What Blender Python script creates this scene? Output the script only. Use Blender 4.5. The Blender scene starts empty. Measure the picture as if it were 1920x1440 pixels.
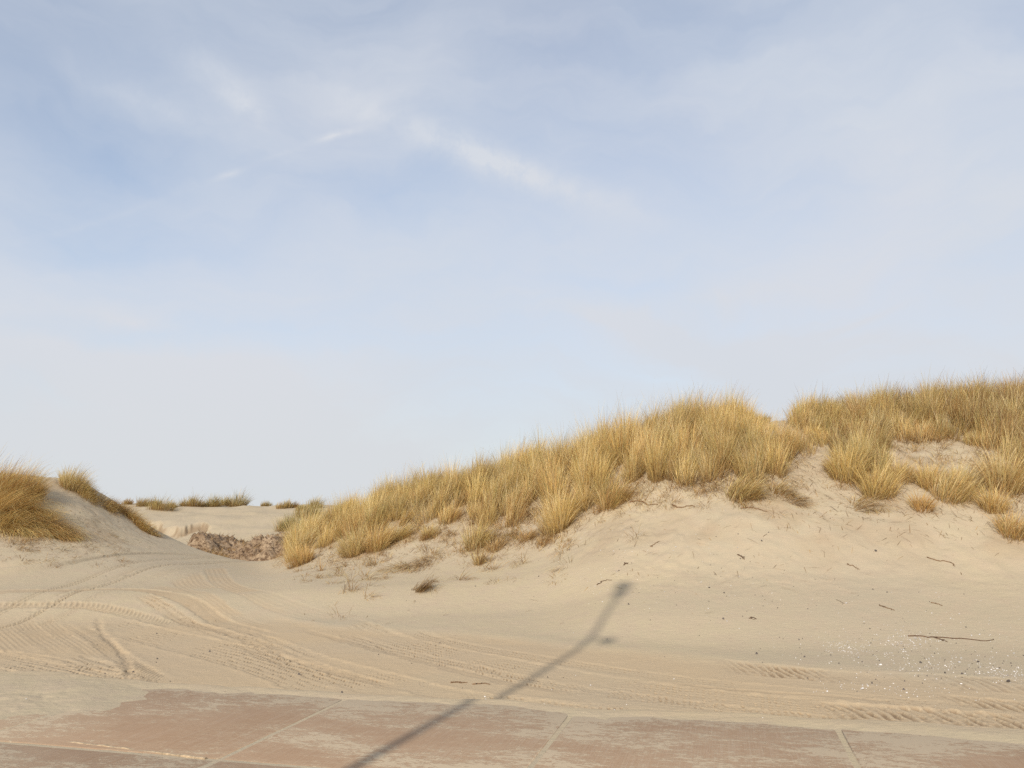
import bpy, math, numpy as np
from math import radians as R, sin, cos, tan, atan, pi

# ------------------------------------------------------------------ basics
scene = bpy.context.scene
COL = scene.collection
rng = np.random.default_rng(7)
F = 1550.0; PITCH = R(9.2); CH = 1.55
SE, SAZ = R(30.0), 18.8          # sun height; degrees its light travels to the right of straight ahead

def project(x, y, z):
    dz = z - CH
    fwd = y*cos(PITCH) + dz*sin(PITCH); up = -y*sin(PITCH) + dz*cos(PITCH)
    fwd = np.where(fwd < .01, .01, fwd)
    return 960 + F*x/fwd, 720 - F*up/fwd
def ray(px, row):
    v = 720 - np.asarray(row, float)
    x = np.asarray(px, float) - 960; y = F*cos(PITCH) - v*sin(PITCH); z = F*sin(PITCH) + v*cos(PITCH)
    return x, y, z
def on_plane(px, row, z=0.0):
    x, y, zz = ray(px, row); k = (z - CH)/zz
    return x*k, y*k
def row_to_z(row, Y):
    x, y, z = ray(960, row); return CH + z/y*Y

# ------------------------------------------------------------------ noise and curves
def _hash(i, j, seed):
    h = (i.astype(np.int64)*374761393 + j.astype(np.int64)*668265263 + seed*974634541) & 0xffffffff
    h = ((h ^ (h >> 13))*1274126177) & 0xffffffff
    h = ((h ^ (h >> 16))*2246822519) & 0xffffffff
    return ((h ^ (h >> 15)) & 0xffffff)/float(0xffffff)
def vnoise(x, y, seed=0):
    i = np.floor(x); j = np.floor(y); u = x-i; v = y-j
    u = u*u*u*(u*(u*6-15)+10); v = v*v*v*(v*(v*6-15)+10)
    a = _hash(i, j, seed); b = _hash(i+1, j, seed); c = _hash(i, j+1, seed); d = _hash(i+1, j+1, seed)
    return (a*(1-u)+b*u)*(1-v) + (c*(1-u)+d*u)*v
def fbm(x, y, f=1.0, o=4, seed=0):
    s = 0; a = .5; t = 0
    for k in range(o):
        ca, sa = cos(.6*k+.3), sin(.6*k+.3)
        s = s + a*vnoise((x*ca-y*sa)*f+17.3*k, (x*sa+y*ca)*f-9.1*k, seed+k); t += a; a *= .5; f *= 2.03
    return s/t - .5
def sstep(a, b, x):
    t = np.clip((x-a)/(b-a), 0, 1); return t*t*(3-2*t)
def pchip(xk, yk, x):
    xk = np.asarray(xk, float); yk = np.asarray(yk, float)
    h = np.diff(xk); d = np.diff(yk)/h; m = np.zeros_like(yk)
    for i in range(1, len(xk)-1):
        if d[i-1]*d[i] > 0:
            w1 = 2*h[i]+h[i-1]; w2 = h[i]+2*h[i-1]; m[i] = (w1+w2)/(w1/d[i-1]+w2/d[i])
    m[0] = d[0]; m[-1] = d[-1]
    x = np.clip(x, xk[0], xk[-1]); i = np.clip(np.searchsorted(xk, x)-1, 0, len(xk)-2)
    t = (x-xk[i])/h[i]
    return ((1+2*t)*(1-t)**2*yk[i] + t*(1-t)**2*h[i]*m[i] + t*t*(3-2*t)*yk[i+1] + t*t*(t-1)*h[i]*m[i+1])

# ------------------------------------------------------------------ the land: profiles along bearings
FL = -.08
# photo column -> (distance ahead, photo row of the ground there  |  height when the number is small)
COLS = {
 -900: [(14,FL),(17,.2),(20,1.6),(23,2.9),(27,2.6),(34,1.5),(60,2.0),(85,1)],
 -250: [(13,FL),(15.5,-.02),(17.5,.35),(19.2,1.1),(21,2.3),(23,2.75),(27,1.9),(34,1.1),(60,2.4),(85,1)],
 0:    [(13,FL),(15.2,-.03),(17.5,1087),(19,1040),(20.5,987),(22,935),(23.5,906),(26,1.9),(32,1.0),(45,1.2),(60,2.6),(85,1)],
 100:  [(13,FL),(15.6,-.03),(17.7,1088),(19.7,1040),(21.5,985),(23.5,930),(24.8,912),(27,2.0),(32,.8),(45,1.0),(60,2.6),(85,1)],
 145:  [(13,FL),(15.8,-.03),(17.9,1088),(19.9,1046),(22,985),(24,936),(25.4,917),(28,1.7),(32,.7),(45,.9),(60,2.6),(85,1)],
 200:  [(13,FL),(16.0,-.03),(18,1088),(20.2,1052),(22.6,1010),(24.6,968),(26,948),(28.5,1.1),(33,.4),(45,.8),(52,1.7),(60,2.6),(85,1)],
 290:  [(13,FL),(16.4,-.04),(18.4,1088),(21,1065),(23.5,1036),(25.6,1012),(27,1002),(29.5,.4),(34,.15),(43,.35),(50,1.5),(56,952),(60,945),(66,2.3),(85,1)],
 350:  [(13,FL),(16.6,-.05),(18.6,1092),(21.5,1073),(24.5,1048),(26.4,1033),(27.6,1027),(30,.1),(35,.05),(42,.4),(49,1.6),(54,958),(58,947),(66,2.2),(85,1)],
 430:  [(13,FL),(17,-.06),(20,1094),(24,1072),(26.5,1058),(28,1055),(30.5,-.02),(36,0),(42,.5),(49,1.7),(54,960),(58,947),(66,2.2),(85,1)],
 500:  [(13,FL),(18,-.07),(22,-.08),(26,-.06),(30,-.03),(36,.1),(42,.7),(49,1.7),(54,962),(58,949),(66,2.2),(85,1)],
 560:  [(13,FL),(17,1112),(19.5,1092),(21,1072),(22.5,1048),(24,1042),(26.5,.25),(32,.2),(42,.9),(50,1.75),(58,951),(66,2.2),(85,1)],
 640:  [(12.5,FL),(16,1122),(18,1097),(19.5,1068),(21,1034),(22.5,1006),(23.6,992),(26,1.0),(32,.4),(45,1),(60,2.3),(85,1)],
 800:  [(12,FL),(14.5,1138),(16.4,1108),(17.7,1080),(18.8,1046),(20.2,1003),(21.3,965),(22.3,948),(24.5,2.0),(28,1.0),(36,.6),(60,1.5),(85,1)],
 1000: [(11.5,FL),(14,1138),(16,1090),(17.4,1040),(18.6,988),(20,932),(21.3,897),(23.2,2.3),(28,1.2),(36,.6),(60,1.2),(85,.8)],
 1165: [(11.2,FL),(12.4,1150),(13.7,1105),(15,1056),(16.2,1006),(17.3,957),(18.6,905),(20.3,862),(22.6,2.8),(28,1.5),(36,.8),(60,1),(85,.6)],
 1300: [(10.8,FL),(12.2,1147),(13.8,1085),(15.2,1018),(16.4,952),(17.6,893),(19,845),(20.1,826),(22.3,3.2),(28,2),(36,1),(60,1),(85,.6)],
 1400: [(10.6,FL),(12.1,1149),(13.7,1082),(15,1014),(16.2,949),(17.4,888),(18.8,837),(19.8,820),(22,3.2),(28,2),(36,1),(60,1),(85,.6)],
 1462: [(10.5,FL),(12.1,1150),(13.7,1083),(15,1017),(16.3,950),(17.6,893),(19,838),(20.0,812),(22,3.2),(28,2),(36,1),(60,1),(85,.6)],
 1540: [(10.5,FL),(12,1153),(13.6,1086),(15,1020),(16.3,953),(17.5,897),(18.9,840),(20.2,800),(22.2,3.5),(28,2.2),(36,1),(60,1),(85,.6)],
 1700: [(10.4,FL),(11.9,1158),(13.4,1092),(14.8,1026),(16,962),(17.2,902),(18.3,862),(19.2,832),(20.6,786),(22.5,3.7),(28,2.5),(36,1),(60,1),(85,.6)],
 1900: [(10.2,FL),(11.7,1165),(13.1,1102),(14.4,1036),(15.6,972),(16.8,908),(17.9,858),(19,810),(20.5,776),(22.5,3.8),(28,2.5),(36,1),(60,1),(85,.6)],
 2250: [(10.0,FL),(11.6,1168),(13,1104),(14.3,1038),(15.5,972),(16.7,906),(17.8,850),(19,800),(20.5,762),(22.5,4.0),(28,2.5),(36,1),(60,1),(85,.6)],
 3300: [(9.5,FL),(11.2,.2),(13.2,1.4),(15,2.7),(16.6,3.6),(18.5,4.2),(22,3.2),(28,2),(36,1),(60,1),(85,.6)],
}
LR = np.linspace(math.log(3.0), math.log(140.0), 620)
RR = np.exp(LR)
prof = []; azk = []
for px, pts in sorted(COLS.items()):
    a = atan((px-960)/1575.0)
    Y = [0.0, 8.0] + [p[0] for p in pts] + [130.0, 4000.0]
    Z = [FL, FL] + [p[1] if abs(p[1]) < 20 else row_to_z(p[1], p[0]) for p in pts] + [0.2, 0.0]
    prof.append(pchip(Y, Z, RR*cos(a))); azk.append(a)
flat = np.full_like(RR, FL)
prof = [flat, prof[0]*.6+flat*.4] + prof + [prof[-1]*.7+flat*.3, flat]
azk = [R(-125), R(-80)] + azk + [R(80), R(125)]
prof = np.array(prof); azk = np.array(azk)
AZ = np.linspace(R(-125), R(125), 1400)
TAB = np.empty((len(AZ), len(RR)))
for k in range(len(RR)):
    TAB[:, k] = pchip(azk, prof[:, k], AZ)
def blur(T, ax, s):
    n = int(3*s)+1; w = np.exp(-.5*(np.arange(-n, n+1)/s)**2); w /= w.sum()
    P = np.pad(T, [(n, n) if i == ax else (0, 0) for i in (0, 1)], mode='edge')
    out = 0
    for i in range(2*n+1):
        out = out + w[i]*(P[i:i+T.shape[0], :] if ax == 0 else P[:, i:i+T.shape[1]])
    return out
TAB = blur(blur(TAB, 0, 5.0), 1, 2.2)

def macro(x, y):
    az = np.arctan2(x, y); r = np.hypot(x, y)
    fi = np.clip((az-AZ[0])/(AZ[1]-AZ[0]), 0, len(AZ)-1.001); fj = np.clip((np.log(np.maximum(r, 3.0))-LR[0])/(LR[1]-LR[0]), 0, len(LR)-1.001)
    i = fi.astype(int); j = fj.astype(int); u = fi-i; v = fj-j
    return (TAB[i, j]*(1-u)+TAB[i+1, j]*u)*(1-v) + (TAB[i, j+1]*(1-u)+TAB[i+1, j+1]*u)*v

# paving frame: u along the slab edge (to the right), q away from the camera
e0 = np.array(on_plane(660, 1305)); e1 = np.array(on_plane(1585, 1358))
UA = math.atan2(e1[1]-e0[1], e1[0]-e0[0])
def to_uq(x, y):
    dx = x-e0[0]; dy = y-e0[1]
    return dx*cos(UA)+dy*sin(UA), -dx*sin(UA)+dy*cos(UA)
def from_uq(u, q):
    return e0[0]+u*cos(UA)-q*sin(UA), e0[1]+u*sin(UA)+q*cos(UA)

# wheel tracks: (photo points along the track, axis it runs along, width m, depth m, tread, pitch m)
TR = [
 ([(640,1172),(760,1205),(900,1236),(1060,1265),(1240,1290),(1452,1314),(1700,1336),(1990,1356)],'x',.78,.022,'block',.085),
 ([(760,1183),(900,1212),(1060,1238),(1240,1262),(1452,1285),(1700,1308),(1990,1328)],'x',.34,.016,'block',.08),
 ([(1330,1240),(1452,1253),(1594,1265),(1771,1274),(2000,1290)],'x',.62,.024,'lug',.10),
 ([(1500,1318),(1640,1326),(1800,1336),(2000,1352)],'x',.55,.022,'lug',.10),
 ([(1750,1302),(1830,1309),(2000,1324)],'x',.45,.022,'lug',.10),
 ([(200,1168),(333,1196),(450,1222),(540,1248),(640,1287)],'x',.85,.024,'block',.09),
 ([(420,1172),(520,1206),(600,1232),(727,1268),(830,1293),(1016,1318),(1250,1345)],'x',.42,.022,'block',.10),
 ([(300,1155),(420,1180),(520,1212),(640,1255),(760,1290)],'x',.20,.016,'smooth',.1),
 ([(-200,1200),(-60,1220),(60,1242),(160,1262),(262,1284)],'x',.60,.028,'block',.11),
 ([(120,1222),(190,1243),(250,1262),(300,1285)],'x',.34,.02,'block',.09),
 ([(-160,1225),(-40,1252),(60,1272)],'x',.5,.028,'block',.11),
 ([(148,1172),(180,1190),(212,1214),(260,1246),(312,1278)],'x',.26,.018,'chev',.09),
 ([(8,1168),(40,1192),(66,1212)],'x',.8,.011,'rib',.07),
 ([(62,1163),(100,1190),(140,1216)],'x',.55,.011,'rib',.07),
 ([(100,1168),(150,1194),(200,1226)],'x',.4,.010,'rib',.065),
 ([(-100,1150),(20,1143),(120,1141),(230,1138),(330,1146),(420,1166),(520,1190)],'x',.34,.02,'smooth',.1),
 ([(-120,1160),(30,1153),(140,1153),(260,1160),(330,1170)],'x',.30,.02,'chev',.10),
 ([(40,1166),(62,1152),(105,1144),(170,1136),(235,1126),(300,1112),(350,1102)],'x',.42,.03,'cross',.16),
 ([(110,1166),(140,1150),(210,1140),(255,1134),(290,1124),(345,1108),(400,1095)],'x',.30,.028,'cross',.15),
 ([(345,1116),(362,1128),(400,1142)],'x',.7,.011,'rib',.10),
 ([(398,1098),(416,1120),(450,1136),(520,1152),(640,1167)],'x',.5,.011,'rib',.11),
 ([(190,1118),(270,1102),(340,1092),(400,1083),(450,1072),(478,1064)],'x',.42,.09,'smooth',.2),
 ([(180,1128),(290,1108),(370,1096),(430,1086),(480,1072)],'x',.3,.06,'smooth',.2),
 ([(184,1160),(190,1180),(203,1192),(236,1228),(243,1252),(247,1275)],'y',.08,.02,'smooth',.2),
 ([(312,1244),(272,1252),(256,1262),(249,1276)],'x',.06,.018,'smooth',.2),
 ([(1240,1272),(1400,1288),(1600,1300),(1720,1312)],'x',.10,.012,'smooth',.2),
]
TR += [
 ([(640,1186),(740,1214),(880,1248),(1040,1280),(1240,1306),(1452,1332),(1700,1352)],'x',.34,.016,'block',.08),
 ([(430,1196),(540,1232),(640,1268),(720,1292)],'x',.36,.016,'block',.085),
 ([(560,1176),(700,1210),(830,1246),(960,1276),(1100,1298)],'x',.16,.012,'smooth',.2),
 ([(900,1300),(1060,1318),(1240,1334),(1500,1352),(1900,1378)],'x',.36,.012,'block',.09),
 ([(250,1142),(330,1160),(420,1186),(500,1216),(560,1240)],'x',.3,.014,'block',.09),
 ([(-60,1212),(60,1228),(160,1246),(220,1262)],'x',.34,.016,'rib',.06),
 ([(280,1132),(350,1140),(430,1160),(520,1178)],'x',.4,.008,'rib',.08),
]
TRK = []
for pts, axis, wd, dp, kind, pitch in TR:
    p = np.array(pts, float); X, Y = on_plane(p[:, 0], p[:, 1], FL)
    a, b = (X, Y) if axis == 'x' else (Y, X)
    o = np.argsort(a); a, b = a[o], b[o]
    fa = np.linspace(a[0], a[-1], 400); fb = pchip(a, b, fa)
    fb = np.convolve(np.pad(fb, 12, mode='edge'), np.ones(25)/25, 'valid')
    sl = np.gradient(fb, fa); S = np.concatenate([[0], np.cumsum(np.hypot(np.diff(fa), np.diff(fb)))])
    TRK.append((axis, fa, fb, sl, S, wd, dp, kind, pitch))

# borders of the driven road: outer edge (towards the dune) as y(x); left bank as x(y)
rb = np.array([(2100,1306),(1920,1288),(1600,1252),(1240,1224),(900,1188),(600,1172),(500,1154),(425,1116),(432,1096),(476,1066)], float)
rbx, rby = on_plane(rb[:, 0], rb[:, 1], FL); o = np.argsort(rbx); rbx, rby = rbx[o], rby[o]
bk = np.array([(-150,1150),(0,1141),(150,1116),(300,1092),(380,1080),(440,1070)], float)
bkx, bky = on_plane(bk[:, 0], bk[:, 1], FL); o = np.argsort(bky); bkx, bky = bkx[o], bky[o]
side = np.array([(-80,1099),(0,1091),(90,1082),(170,1070),(230,1061),(330,1059),(420,1064)], float)

def raycast(px, row, f, y0=6.0, y1=95.0, n=1600):
    px = np.atleast_1d(np.asarray(px, float)); row = np.atleast_1d(np.asarray(row, float))
    x, y, z = ray(px, row)
    Y = np.exp(np.linspace(math.log(y0), math.log(y1), n))[None, :]
    X = (x/y)[:, None]*Y; Zr = CH+(z/y)[:, None]*Y
    Zg = f(X.ravel(), np.broadcast_to(Y, X.shape).ravel()).reshape(X.shape)
    below = Zr <= Zg; hit = below.argmax(1); hit[~below.any(1)] = n-1
    i = np.arange(len(px)); return X[i, hit], np.broadcast_to(Y, X.shape)[i, hit], Zg[i, hit]
sx, sy, sz = raycast(side[:, 0], side[:, 1], macro)
sx2 = np.linspace(sx[0], sx[-1], 300); sy2 = pchip(sx, sy, sx2)
wx, wy, wz = raycast([272,300,318,338,358,378,395], [972,984,992,990,982,977,986], macro, 36)   # eroded lip on the far dune

def land(x, y, full=False):
    """height of the sand, and with full the tints (driven, damp, litter, pale)"""
    z = macro(x, y); r = np.hypot(x, y)
    u, q = to_uq(x, y)
    dune = sstep(.15, 1.0, z)*sstep(85, 40, r)
    near = sstep(60, 30, r)
    z = z + .16*fbm(x, y, .45, 3, 3)*dune + .09*fbm(x, y, 1.6, 3, 11)*dune + .034*fbm(x, y, 5.0, 3, 21)*(.25+.75*dune)*near
    z = z + .05*fbm(x, y, .33, 2, 41)*near*(1-dune)
    rough = np.clip(fbm(x, y, .5, 2, 77)*4+.2, 0, 1)*dune
    z = z + .05*fbm(x, y, 7.0, 2, 31)*rough*near
    # slip-face runnels on the far dune
    z = z + .05*fbm(x*1.3+y*.12, y*.22, 1.1, 3, 63)*sstep(40, 46, y)*sstep(66, 56, y)
    z = z + .75*fbm(x, y, .2, 3, 71)*sstep(36, 46, y)*sstep(90, 62, r) + .16*fbm(x, y, .5, 3, 73)*sstep(36, 44, y)*sstep(80, 62, r)
    g = np.interp(x, wx, wy); dd = y-g-(fbm(x, y*.5, .55, 3, 5)*3.0)
    wm = sstep(wx[0]-.3, wx[0]+.6, x)*sstep(wx[-1]+.4, wx[-1]-.6, x)
    z = z - .38*wm*sstep(.35, -.05, dd)*sstep(-6, 0, dd)
    lip = wm*sstep(-.9, -.2, dd)*sstep(.45, .2, dd)
    # shallow hollow with a raised shoulder along the foot of the left dune
    g = np.interp(x, sx2, sy2); dd = y-g; m = sstep(sx2[0]-3, sx2[0], x)*sstep(sx2[-1]+.5, sx2[-1]-1.5, x)
    hollow = np.exp(-(dd/.40)**2)*m
    z = z - .27*hollow + .12*np.exp(-((dd+.62)/.30)**2)*m
    # road surface and its left bank
    yb = np.interp(x, rbx, rby); wob = fbm(x, y, .8, 3, 91)*.5
    road = sstep(.25, -.35, y-yb+wob)*sstep(-.05, .25, q+wob*.2)
    xs = np.interp(y, bkx, bky) + fbm(x, y, 1.1, 3, 15)*.45
    bank = sstep(.08, -.05, x-xs)*sstep(13.5, 15.5, y)*sstep(28, 25, y)
    road = road*(1-sstep(.1, -.1, x-xs)*sstep(13, 14.5, y))*sstep(29, 26, y)
    z = z + .28*bank - .03*road
    ruts = np.exp(-((x-xs-.10)/.10)**2)*sstep(13.5, 16, y)*sstep(28, 25, y)
    z = z - .10*ruts
    damp_shade = .55*ruts + .8*lip*sstep(-.1, .15, fbm(x, y, 1.4, 3, 66)) + 0*z; warm = road*(.92+fbm(x, y, 1.2, 3, 8)*.8)  # painted bank-face shade; lip gets undercut shade plus its dark exposed layer
    film = 0*z
    if full or True:
        lumpy = fbm(x, y, 9.0, 2, 55)
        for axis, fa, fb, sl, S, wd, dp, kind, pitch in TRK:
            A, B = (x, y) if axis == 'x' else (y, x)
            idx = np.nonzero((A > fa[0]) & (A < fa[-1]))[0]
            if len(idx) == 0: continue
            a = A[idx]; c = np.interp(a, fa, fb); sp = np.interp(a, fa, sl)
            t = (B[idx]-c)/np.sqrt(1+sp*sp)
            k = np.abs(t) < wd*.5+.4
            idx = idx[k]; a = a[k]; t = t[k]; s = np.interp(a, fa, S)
            ends = sstep(fa[0], fa[0]+.4, a)*sstep(fa[-1], fa[-1]-.4, a)
            h = wd*.5; lum = lumpy[idx]
            wear = np.clip(.62+fbm(x[idx], y[idx]*1.0, .9, 3, int(wd*1000) % 97)*2.6, 0, 1)
            m = sstep(h+.03, h-.03, np.abs(t)+lum*.07)*ends*sstep(-.02, .10, q[idx])
            berm = np.exp(-((np.abs(t)-h-.05)/.05)**2)*ends*sstep(-.02, .12, q[idx])
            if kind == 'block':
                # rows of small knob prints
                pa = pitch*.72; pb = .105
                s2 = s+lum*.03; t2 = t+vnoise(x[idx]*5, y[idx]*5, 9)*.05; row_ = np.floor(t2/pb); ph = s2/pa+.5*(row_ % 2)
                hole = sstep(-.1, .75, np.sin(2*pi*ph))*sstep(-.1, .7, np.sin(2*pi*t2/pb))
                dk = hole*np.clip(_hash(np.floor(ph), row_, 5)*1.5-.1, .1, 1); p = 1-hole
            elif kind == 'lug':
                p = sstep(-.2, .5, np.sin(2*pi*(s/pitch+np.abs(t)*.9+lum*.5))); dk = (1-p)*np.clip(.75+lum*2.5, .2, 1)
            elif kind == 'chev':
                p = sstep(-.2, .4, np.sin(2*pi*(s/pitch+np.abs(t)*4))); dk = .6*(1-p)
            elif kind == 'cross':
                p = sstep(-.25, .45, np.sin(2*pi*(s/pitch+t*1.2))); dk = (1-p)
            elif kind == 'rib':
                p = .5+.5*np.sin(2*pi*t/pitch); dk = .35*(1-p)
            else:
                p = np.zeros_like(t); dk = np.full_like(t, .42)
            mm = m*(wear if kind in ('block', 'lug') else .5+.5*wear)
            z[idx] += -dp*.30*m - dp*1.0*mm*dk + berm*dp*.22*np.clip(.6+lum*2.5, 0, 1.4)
            damp_shade[idx] = np.maximum(damp_shade[idx], mm*dk*(.95 if kind in ('block', 'lug') else .5))  # tread prints darkened: their shade painted in, along with moist sand
            warm[idx] = np.maximum(warm[idx], m*.85*wear)
        # paving: sand lies in the joints just under the slabs, drifts over them at the left, falls away beyond the edge
        e = fbm(x, y, 1.3, 4, 29); fine = fbm(x, y, 6.0, 3, 39)
        zs = -.005 + .004*fine
        drift = sstep(-1.0, -2.5, u + .45*q + 1.1*e + .6)*sstep(-1.5, -.6, q+.9*e+.25*fine)
        drift = np.maximum(drift, sstep(-2.9, -3.8, u+e*1.4)*sstep(-1.5, -2.5, q+.8*e)*sstep(-5, -4, q))
        drift = np.maximum(drift, sstep(1.5, 4.5, u+e*2)*sstep(-.35, -.05, q+.3*e)*.55)
        drift = np.maximum(drift, sstep(-.22, .0, q+.5*e)*.38)
        zs = zs + .05*drift + drift*.012*fine
        edge = sstep(.03, .30, q+.30*e+.05*fine)
        z = np.where(q < .5, zs*(1-edge) + z*edge, z)
        inpav = q < .3
        damp_shade = np.where(inpav, damp_shade*edge, damp_shade); warm = np.where(inpav, warm*edge+.35*(1-edge)*sstep(-.2, 0, q), warm)
    if not full: return z
    pxx, rww = project(x, y, z)
    lit = np.clip(fbm(x, y, 1.3, 3, 51)*3+.1, 0, 1)*sstep(.45, 1.3, z)*sstep(45, 30, r)
    pale = np.clip(.5+fbm(x, y, .28, 3, 61)*1.6, 0, 1)
    return z, np.clip(warm, 0, 1), np.clip(damp_shade, 0, 1), lit, pale
def land_z(x, y):
    return land(np.asarray(x, float).ravel(), np.asarray(y, float).ravel())

# ------------------------------------------------------------------ object helpers
def tag(o, label=None, cat=None, group=None, kind=None):
    if label: o['label'] = label
    if cat: o['category'] = cat
    if group: o['group'] = group
    if kind: o['kind'] = kind
    return o
def mesh_obj(name, V, Fc, mat, parent=None, loc=(0, 0, 0), smooth=True, nper=4):
    me = bpy.data.meshes.new(name)
    V = np.asarray(V, np.float32); Fc = np.asarray(Fc, np.int32)
    me.vertices.add(len(V)); me.vertices.foreach_set('co', V.ravel())
    me.loops.add(Fc.size); me.loops.foreach_set('vertex_index', Fc.ravel())
    k = Fc.shape[1]; me.polygons.add(len(Fc))
    me.polygons.foreach_set('loop_start', np.arange(0, Fc.size, k, dtype=np.int32))
    if smooth: me.polygons.foreach_set('use_smooth', np.ones(len(Fc), bool))
    me.update(calc_edges=True); me.validate()
    if mat: me.materials.append(mat)
    o = bpy.data.objects.new(name, me); COL.objects.link(o); o.location = loc
    if parent: o.parent = parent
    return o
def set_col(o, name, C):
    C = np.asarray(C, np.float32)
    if C.shape[1] == 3: C = np.hstack([C, np.ones((len(C), 1), np.float32)])
    at = o.data.attributes.new(name, 'FLOAT_COLOR', 'POINT'); at.data.foreach_set('color', C.ravel())
def empty(name, loc, rz=0):
    o = bpy.data.objects.new(name, None); COL.objects.link(o); o.location = loc; o.rotation_euler = (0, 0, rz); o.empty_display_size = .2
    return o

# ------------------------------------------------------------------ materials
def nt(name):
    m = bpy.data.materials.new(name); m.use_nodes = True; t = m.node_tree
    return m, t, t.nodes['Principled BSDF'], t.nodes['Material Output']
def N(t, kind, **kw):
    n = t.nodes.new(kind)
    for k, v in kw.items():
        if k.startswith('i_'):
            key = k[2:]; key = int(key) if key.isdigit() else key.replace('_', ' ')
            n.inputs[key].default_value = v
        else: setattr(n, k, v)
    return n
def mixc(t, fac, a, b, blend='MIX'):
    n = N(t, 'ShaderNodeMix', data_type='RGBA', blend_type=blend)
    for k, v in ((0, fac), (6, a), (7, b)):
        if isinstance(v, (int, float, tuple)): n.inputs[k].default_value = v if not isinstance(v, tuple) else (*v, 1)[:4]
        else: t.links.new(v, n.inputs[k])
    return n.outputs[2]
def math_(t, op, a, b=None, clamp=False):
    n = N(t, 'ShaderNodeMath', operation=op, use_clamp=clamp)
    for k, v in ((0, a), (1, b)):
        if v is None: continue
        if isinstance(v, (int, float)): n.inputs[k].default_value = v
        else: t.links.new(v, n.inputs[k])
    return n.outputs[0]
def ramp(t, fac, a, b, c0=0.0, c1=1.0):
    n = N(t, 'ShaderNodeMapRange', interpolation_type='SMOOTHSTEP')
    t.links.new(fac, n.inputs[0])
    for i, v in ((1, a), (2, b), (3, c0), (4, c1)): n.inputs[i].default_value = v
    return n.outputs[0]
def noise(t, vec, scale, detail=4, rough=.5, scl=None):
    n = N(t, 'ShaderNodeTexNoise'); n.inputs['Scale'].default_value = scale; n.inputs['Detail'].default_value = detail; n.inputs['Roughness'].default_value = rough
    if scl is not None:
        mp = N(t, 'ShaderNodeMapping'); mp.inputs['Scale'].default_value = scl; t.links.new(vec, mp.inputs[0]); vec = mp.outputs[0]
    t.links.new(vec, n.inputs['Vector']); return n.outputs['Fac']

SAND = (.475, .388, .282)
def sand_material():
    m, t, b, out = nt('sand')
    L = t.links.new
    at = N(t, 'ShaderNodeAttribute', attribute_name='tint'); sep = N(t, 'ShaderNodeSeparateColor'); L(at.outputs['Color'], sep.inputs[0])
    tc = N(t, 'ShaderNodeTexCoord').outputs['Object']
    big = noise(t, tc, .35, 4, .55); mid = noise(t, tc, 3.0, 5, .6); fine = noise(t, tc, 60, 3, .7); grain = noise(t, tc, 340, 2, .8)
    c = mixc(t, at.outputs['Alpha'], (.465, .385, .266), (.51, .414, .264))
    c = mixc(t, ramp(t, mid, .35, .75), c, (.49, .388, .265))
    c = mixc(t, sep.outputs[0], c, (.535, .403, .25))
    c = mixc(t, math_(t, 'MULTIPLY', sep.outputs[2], .5), c, (.36, .255, .15))
    c = mixc(t, sep.outputs[1], c, (.24, .155, .085))  # dark brown for moist sand and for shade painted in treads, bank and lip
    c = mixc(t, ramp(t, big, .3, .7, 0, .25), c, (.42, .35, .265))
    g = math_(t, 'ADD', math_(t, 'MULTIPLY', ramp(t, fine, .3, .7), .16), math_(t, 'MULTIPLY', ramp(t, grain, .3, .7), .18))
    c = mixc(t, math_(t, 'SUBTRACT', 1.0, math_(t, 'ADD', g, .82)), c, (.20, .155, .11))
    vor = N(t, 'ShaderNodeTexVoronoi', feature='F1'); vor.inputs['Scale'].default_value = 14; L(tc, vor.inputs['Vector'])
    speck = math_(t, 'MULTIPLY', ramp(t, vor.outputs['Distance'], .17, .09), ramp(t, mid, .55, .62))
    c = mixc(t, math_(t, 'MULTIPLY', speck, .5), c, (.22, .15, .09))
    L(c, b.inputs['Base Color']); b.inputs['Roughness'].default_value = .95; b.inputs['Specular IOR Level'].default_value = .12
    h = math_(t, 'ADD', math_(t, 'MULTIPLY', noise(t, tc, 22, 5, .65), .55), math_(t, 'MULTIPLY', noise(t, tc, 140, 3, .7), .25))
    rp = noise(t, tc, 9, 3, .5, (1, 2.2, 1)); h = math_(t, 'ADD', h, math_(t, 'MULTIPLY', rp, .7))
    bp = N(t, 'ShaderNodeBump'); bp.inputs['Strength'].default_value = .5; bp.inputs['Distance'].default_value = .025
    L(h, bp.inputs['Height']); L(bp.outputs[0], b.inputs['Normal'])
    return m
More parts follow.
